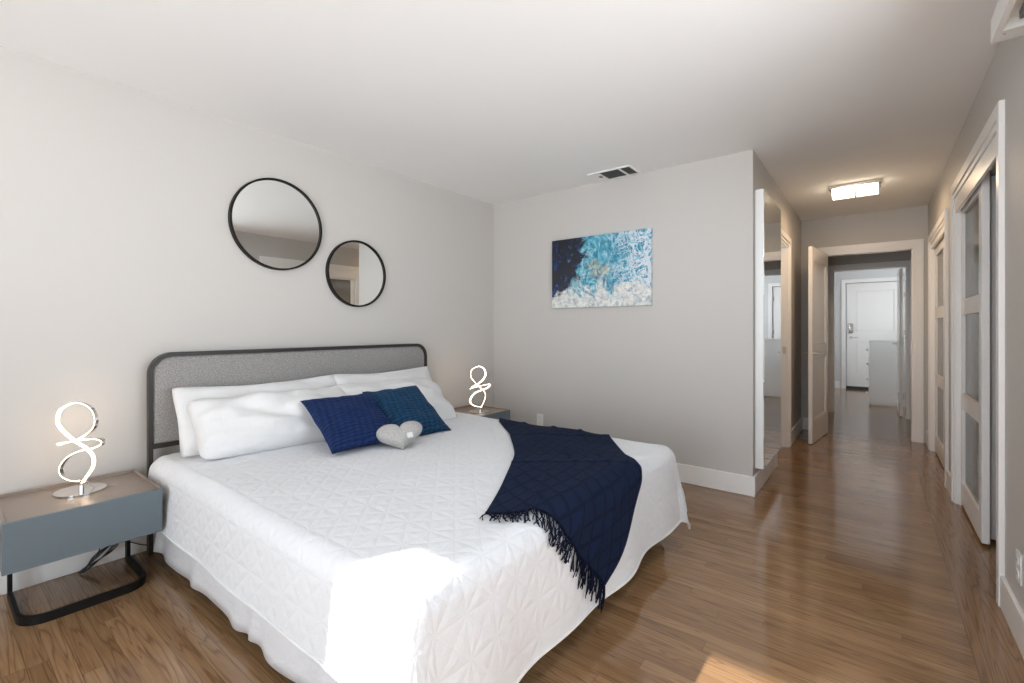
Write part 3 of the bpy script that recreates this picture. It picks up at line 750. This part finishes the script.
# ruffled bed skirt along the near side, foot and far side
bm = bmesh.new(); path = []
n = 620
def skp(s):          # s: metres along near side (x from -2.9), then foot, then far side
    L1 = 1.93; L2 = 1.79
    if s < L1: return (-2.90+s, .772), (0, -1)
    if s < L1+L2: return (-.955, .772+(s-L1)), (1, 0)
    return (-.955-(s-L1-L2), 2.60), (0, 1)
rows = []
TOT = 1.93+1.79+1.93
for i in range(n+1):
    s = TOT*i/n; (x, y), (ax, ay) = skp(s)
    col = []
    for k in range(9):
        t = k/8; z = .33-t*(.33-.055)
        ph = s*24+2.2*math.sin(s*5.3)+1.5*math.sin(s*11.7)
        a = .008*t*math.sin(ph)+.005*t*math.sin(ph*.43+1)+.030*t
        col.append(bm.verts.new((x+ax*a, y+ay*a, z+.008*t*math.sin(ph*.5))))
    rows.append(col)
for r0, r1 in zip(rows, rows[1:]):
    for k in range(8): bm.faces.new((r0[k], r0[k+1], r1[k+1], r1[k]))
o = obj('bed_skirt', bm, M['skirt'], smooth=True); o.modifiers.new('thickness', 'SOLIDIFY').thickness = .002
tag(o, 'white ruffled bed skirt hanging below the quilt', 'bed skirt')

# ------------------------------------------------------------------ pillows
def cushion(name, label, cat, wd, ht, th, BL, BR, TL, mat, group, seed=0, pinch=.10, sag=0.0, wrinkle=.006, rnd=0.0):
    """BL, BR, TL: bottom-left, bottom-right, top-left corners in the room"""
    BL, BR, TL = (Vector(q)+Vector((0, 0, .015)) for q in (BL, BR, TL))
    u = (BR-BL); w = (TL-BL); nrm = u.cross(w).normalized()
    bm = bmesh.new(); uvl = bm.loops.layers.uv.new('UVMap'); n = 44; UV = {}
    for side in (1, -1):
        V = []
        for i in range(n+1):
            row = []
            for j in range(n+1):
                a, b = i/n*2-1, j/n*2-1
                # outline: edges bow inward between pointed corners
                ea = a*(1-pinch*(1-b*b)*abs(a)**2*.8); eb = b*(1-pinch*(1-a*a)*abs(b)**2*.9)
                cr_ = 1-rnd*(a*b)**6; ea *= cr_; eb *= cr_
                prof = ((1-abs(a)**2.6)*(1-abs(b)**2.6)); prof = max(prof, 0)**.55
                h = th/2*prof*side
                h += side*wrinkle*noise.noise((a*2.6+seed, b*2.6, side*3+seed))*prof**.3*2
                h += side*wrinkle*.6*noise.noise((a*6+seed, b*3, side*2+seed))*prof**.3
                p = BL+u*((ea+1)/2)+w*((eb+1)/2)+nrm*h
                p.z -= sag*(1-a*a)*(b+1)/2
                p += nrm*(.012*noise.noise((a*1.5+seed, b*1.5, 9)))
                v = bm.verts.new(p); UV[v] = (i/n*wd, j/n*ht); row.append(v)
            V.append(row)
        for i in range(n):
            for j in range(n):
                fc = bm.faces.new((V[i][j], V[i+1][j], V[i+1][j+1], V[i][j+1]))
                for lo in fc.loops: lo[uvl].uv = UV[lo.vert]
    bmesh.ops.remove_doubles(bm, verts=bm.verts, dist=1e-4)
    return tag(obj(name, bm, mat, smooth=True), label, cat, group)
g = 'white bed pillows'
cushion('bed_pillow', 'white pillow upright against the headboard on the near side', 'pillow', .92, .5, .11, (-2.74, .80, .52), (-2.74, 1.77, .52), (-2.93, .81, .865), M['linen'], g, 1, .04, .02, .012, .03)
cushion('bed_pillow', 'white pillow upright against the headboard on the far side', 'pillow', .90, .5, .11, (-2.74, 1.71, .52), (-2.74, 2.60, .52), (-2.93, 1.73, .865), M['linen'], g, 5, .04, .02, .012, .03)
cushion('bed_pillow', 'plump white pillow leaning in front, at the near side of the bed', 'pillow', .90, .5, .26, (-2.60, .84, .515), (-2.50, 1.72, .515), (-2.85, .84, .80), M['linen'], g, 9, .05, .015, .016, .10)
cushion('bed_pillow', 'white pillow leaning behind the blue cushions on the far side', 'pillow', .90, .5, .22, (-2.48, 1.62, .515), (-2.41, 2.46, .51), (-2.80, 1.62, .80), M['linen'], g, 13, .05, .015, .014, .05)
g = 'blue ribbed cushions'
cushion('cushion', 'bright petrol blue ribbed cushion, right one of the blue pair', 'cushion', .45, .45, .13, (-2.14, 1.68, .525), (-2.125, 2.10, .525), (-2.52, 1.70, .775), M['tealpillow'], g, 21, .09, 0, .006)
cushion('cushion', 'dark navy ribbed cushion, left one of the blue pair', 'cushion', .45, .45, .13, (-2.175, 1.293, .53), (-2.10, 1.70, .54), (-2.55, 1.32, .765), M['navypillow'], g, 25, .09, 0, .006)

# grey heart cushion
def heart():
    n = 64; out = []
    for k in range(n):
        t = 2*math.pi*k/n
        x = 16*math.sin(t)**3; y = 13*math.cos(t)-5*math.cos(2*t)-2*math.cos(3*t)-math.cos(4*t)
        out.append((x/32*.255, (y+3)/30*.18))
    bm = bmesh.new(); rings = []
    lv = [(1.0, 0), (.985, .25), (.93, .52), (.83, .74), (.66, .9), (.42, .98), (.18, 1.0)]
    for sgn in (1, -1):
        prev = None
        for f_, h in lv:
            r = [bm.verts.new((x*f_, y*f_, sgn*.045*h+.0015*noise.noise((x*90, y*90, sgn*h*3)))) for x, y in out]
            if prev:
                for k in range(n): bm.faces.new((prev[k], prev[(k+1) % n], r[(k+1) % n], r[k]))
            prev = r
        bm.faces.new(prev)
    bmesh.ops.remove_doubles(bm, verts=bm.verts, dist=1e-5)
    t = thing('heart_cushion', 'small pale grey fleecy heart-shaped cushion with a white tag', 'cushion', (-2.055, 1.635, .59))
    mt = Matrix.Rotation(R(54), 4, 'Z') @ Matrix.Rotation(R(40), 4, 'X') @ Matrix.Rotation(R(8), 4, 'Z')
    bm.transform(mt); obj('body', bm, M['fleece'], t, True, local=True)
    b2 = B(.028, .058, -.045, -.012,   .043, .0455); b2.transform(mt); obj('care_tag', b2, M['linen'], t, local=True, label='small white tag')
heart()

# ------------------------------------------------------------------ navy throw with fringe
def throw():
    P0 = Vector((-1.085, 1.235)); v = Vector((.765, .645)).normalized(); l = Vector((-.613, .79)).normalized()
    Wd, Ln = .69, 1.80
    def at(a, b, off=.011):
        # a across the width (0..1), b along the length (0 near fringe .. 1 far)
        bow = .06*math.sin(math.pi*b)*(1-a) - .0
        fl = P0 + v*(Wd*a + .10*math.sin(math.pi*min(1, b*1.1))*(1-a)*1.0) + l*(Ln*b)
        fl += v*(.012*noise.noise((a*3, b*6, 1))) + l*(.015*noise.noise((a*5, b*3, 4))) + v*(.045*a*math.sin(math.pi*min(1, b*2.4)))
        X, Y = fl
        # creases from being folded in four
        cr = 0
        for c in (.25, .5, .75): cr += .008*math.exp(-((a-c)/.02)**2)
        for c in (.33, .66): cr += .006*math.exp(-((b-c)/.012)**2)
        rip = .006*noise.noise((a*4, b*7, 2))+.012*max(0, noise.noise((a*3+5, b*2.5, 8)))
        return cloth(X, Y, off+cr+max(-.003, rip))
    bm = bmesh.new(); uvl = bm.loops.layers.uv.new('UVMap'); nx, ny = 70, 170; UV = {}; V = []
    for i in range(nx+1):
        row = []
        for j in range(ny+1):
            q = bm.verts.new(at(i/nx, j/ny)); UV[q] = (i/nx*Wd, j/ny*Ln); row.append(q)
        V.append(row)
    for i in range(nx):
        for j in range(ny):
            fc = bm.faces.new((V[i][j], V[i+1][j], V[i+1][j+1], V[i][j+1]))
            for lo in fc.loops: lo[uvl].uv = UV[lo.vert]
    t = thing('throw_blanket', 'navy blue knitted throw with fringe draped over the bed foot', 'throw blanket', (-1.2, 1.8, .5))
    o = obj('blanket', bm, M['throw'], t, True); o.modifiers.new('thickness', 'SOLIDIFY').thickness = .006
    bm = bmesh.new(); rnd = random.Random(3)
    for end in (0, 1):
        for k in range(150):
            a = (k+rnd.random()*.7)/150
            p0 = at(a, .0015 if end == 0 else .9985, .013)
            base2 = P0+v*(Wd*a)+l*(0 if end == 0 else Ln); ln = .05+.035*rnd.random(); pts = [p0]
            dv = Vector((rnd.uniform(-.6, .6), rnd.uniform(-.6, .6)))
            dirr = (-l if end == 0 else l)
            for s in range(1, 5):
                fl = base2+dirr*(ln*s/4)+v*(dv[0]*ln*s/4*.8)+v*.004*math.sin(s*2+k)
                q = cloth(fl[0], fl[1], .008+.008*abs(math.sin(k*1.7+s)))
                # where the edge hangs, strands fall straight down
                if p0.z < .40:
                    q = p0+Vector((.004*math.sin(k+s), dv[1]*.015*s, -ln*1.25*s/4))+Vector((.006, -.02*s/4, 0))
                    q.z = max(q.z, .03)
                pts.append(q)
            sweep(bm, pts, circ(.0021, 5))
    obj('fringe', bm, M['throw'], t, True, kind='stuff', label='loose navy yarn fringe')
throw()

# ------------------------------------------------------------------ entry room drawers
t = thing('chest_of_drawers', 'tall pale grey chest with white knobs standing beyond the doorway', 'chest of drawers', (.20, 9.3, 0))
cx0, cx1, cy0, cy1 = -.062, .42, 9.06, 9.56
obj('carcass', boxes((cx0+.02, cx1, cy0, cy1, .03, .975), (cx0+.03, cx1, cy0+.02, cy1-.02, 0.0, .03)), M['whitelam'], t)
obj('chest_top', B(cx0, cx1+.005, cy0-.008, cy1+.008, .975, .995, bev=.003), M['whitelam'], t)
for k, z in enumerate((.06, .285, .51, .735)):
    dr = obj('drawer', B(cx0, cx0+.019, cy0+.01, cy1-.01, z, z+.215, bev=.003), M['plastic'], t)
    bm = bmesh.new(); bmesh.ops.create_uvsphere(bm, u_segments=16, v_segments=10, radius=.022, matrix=Matrix.Translation((cx0-.018, (cy0+cy0+.2)/2, z+.11))); 
    obj('knob', bm, M['plastic'], dr, True)
